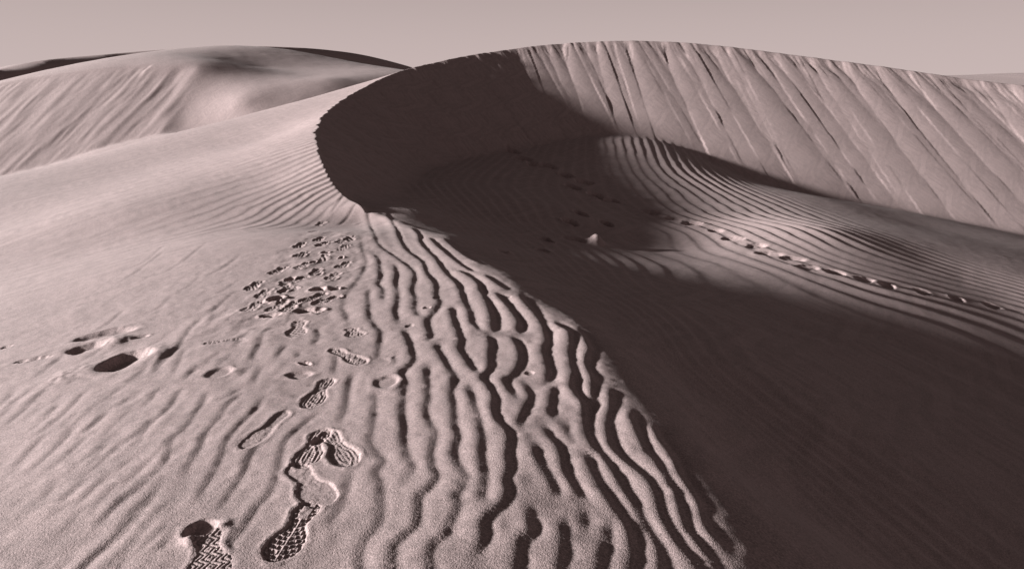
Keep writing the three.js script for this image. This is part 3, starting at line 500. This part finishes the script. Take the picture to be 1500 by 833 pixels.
{
  const x0 = -54, x1 = 10, y0 = 37, y1 = 95, nx = 430, ny = 300, p = new Float32Array((nx + 1) * (ny + 1) * 3), uv = [], tri = [];
  const top = new Table((x, y) => behindTop.at(x, y), x0 - 1, x1 + 1, y0 - 1, y1 + 1, 0.6), low = new Table((x, y) => behindFloor.at(x, y), x0 - 1, x1 + 1, y0 - 1, y1 + 1, 0.6);
  const B = smoothLine(behindBrink, 0.5); B.forEach(b => { b[2] = top.at(b[0], b[1]); });
  for (let j = 0; j <= ny; j++) for (let i = 0; i <= nx; i++) {
    const x = mix(x0, x1, i / nx), y = mix(y0, y1, j / ny), k = j * (nx + 1) + i;
    const edge = Math.min(sstep(x0, x0 + 8, x), 1 - sstep(x1 - 8, x1, x), sstep(y0, y0 + 4, y), 1 - sstep(y1 - 8, y1, y));
    let d = 1e9, s = 0, t = 0, face = -1e9, fd = 0, ft = 0;
    for (let q = 0; q < B.length - 1; q++) {
      const a = B[q], b = B[q + 1], ex = b[0] - a[0], ey = b[1] - a[1], wx = x - a[0], wy = y - a[1], u = clamp((wx * ex + wy * ey) / (ex * ex + ey * ey + 1e-9), 0, 1), e = Math.hypot(wx - ex * u, wy - ey * u);
      if (e < d) { d = e; s = ex * wy - ey * wx; t = q + u; }
      const f = mix(a[2], b[2], u) - 0.6 * e; if (f > face) { face = f; fd = e; ft = q + u; }
    }
    let h = top.at(x, y);
    if (s < 0 && x < B[B.length - 1][0] + 1.5) {
      const tt = (x - 0.06 * y) * 0.6 + 0.4 * noise(x * 0.15, y * 0.15), f = sstep(0, 1.2, fd);
      face += f * (0.02 * noise(tt * 0.7, fd * 0.1) + 0.018 * noise(tt * 1.9, fd * 0.12 + 4) + 0.022 * noise(tt * 4, fd * 0.3) + 0.022 * noise(tt * 8, fd * 0.5) + 0.03 * noise(x * 0.5, y * 0.5));
      h = smax(face, low.at(x, y) + 0.03 * wave(x * 0.35 + y * 0.9 + noise(x * 0.3, y * 0.3)), 0.12);
    }
    if (s < 0 && ft > B.length * 0.6) h = mix(top.at(x, y), h, sstep(0, 2, d));
    h += 0.02 * fbm(x * 0.6, y * 0.6, 3);
    p[3 * k] = x; p[3 * k + 1] = mix(BASE - 0.6, Math.max(h, BASE - 0.6), edge); p[3 * k + 2] = -y; uv.push(x, -y);
    if (i < nx && j < ny) { const a = k, b = k + 1, c = k + nx + 1, e = c + 1; tri.push(a, b, e, a, e, c); }
  }
  const g = new THREE.BufferGeometry(); g.setAttribute('position', new THREE.BufferAttribute(p, 3)); g.setAttribute('uv', new THREE.Float32BufferAttribute(uv, 2)); g.setIndex(tri); g.computeVertexNormals();
  Object.assign(solid('sand_dune_001', g).userData, { kind: 'structure', label: 'smooth dune across the valley with a streaked slip face', category: 'dune' });
}

// ---------------------------------------------------------------- far ridges: a crest line, a steep side and a gentle side
function ridge(name, label, crestLine, leeDir, leeSlope, backSlope, floor) {
  const C = smoothLine(crestLine, 1.2), rows = 26, p = [], uv = [], tri = [];
  C.forEach(c => {
    for (let k = 0; k <= rows; k++) {
      const u = k / rows * 2 - 1, H = c[2] - floor, leeSide = u > 0, run = leeSide ? H / leeSlope : H / backSlope, d = u * run;
      const s = leeSide ? 1 - u : 0.5 + 0.5 * Math.cos(Math.PI * u), x = c[0] + leeDir[0] * d, y = c[1] + leeDir[1] * d;
      p.push(x, floor + H * s + 0.12 * noise(x * 0.35, y * 0.35) * (1 - Math.abs(u)) * (k === rows / 2 ? 0 : 1), -y); uv.push(x, -y);
    }
  });
  for (let i = 0; i < C.length - 1; i++) for (let k = 0; k < rows; k++) { const a = i * (rows + 1) + k, b = a + 1, c = a + rows + 1, d = c + 1; tri.push(a, c, d, a, d, b); }
  const g = new THREE.BufferGeometry(); g.setAttribute('position', new THREE.Float32BufferAttribute(p, 3)); g.setAttribute('uv', new THREE.Float32BufferAttribute(uv, 2)); g.setIndex(tri); g.computeVertexNormals();
  Object.assign(solid(name, g).userData, { kind: 'structure', label, category: 'dune' });
}
const L60 = [Math.sin(1.05), -Math.cos(1.05)];
ridge('sand_dune_002', 'distant dune ridge whose dark shaded face shows as a thin band', [[-140, 122, 94], [-60, 109, 98], [0, 101.5, 103], [60, 88.5, 108], [150, 80, 116], [235, 73, 124], [330, 68, 135], [410, 68.5, 146], [480, 73, 158], [540, 82, 170], [605, 99, 184], [660, 118, 196], [720, 140, 208]].map(q => atD(...q)), L60, 0.6, 0.2, BASE - 0.5);
ridge('sand_dune_003', 'very distant pale dune low on the horizon', [[1150, 116, 480], [1250, 113, 480], [1400, 110, 480], [1450, 108, 480], [1500, 106.5, 480], [1600, 106, 480], [1750, 107, 480], [1950, 116, 480]].map(q => atD(...q)), [0.15, -0.99], 0.12, 0.12, BASE - 0.5);

renderer.render(scene, camera);
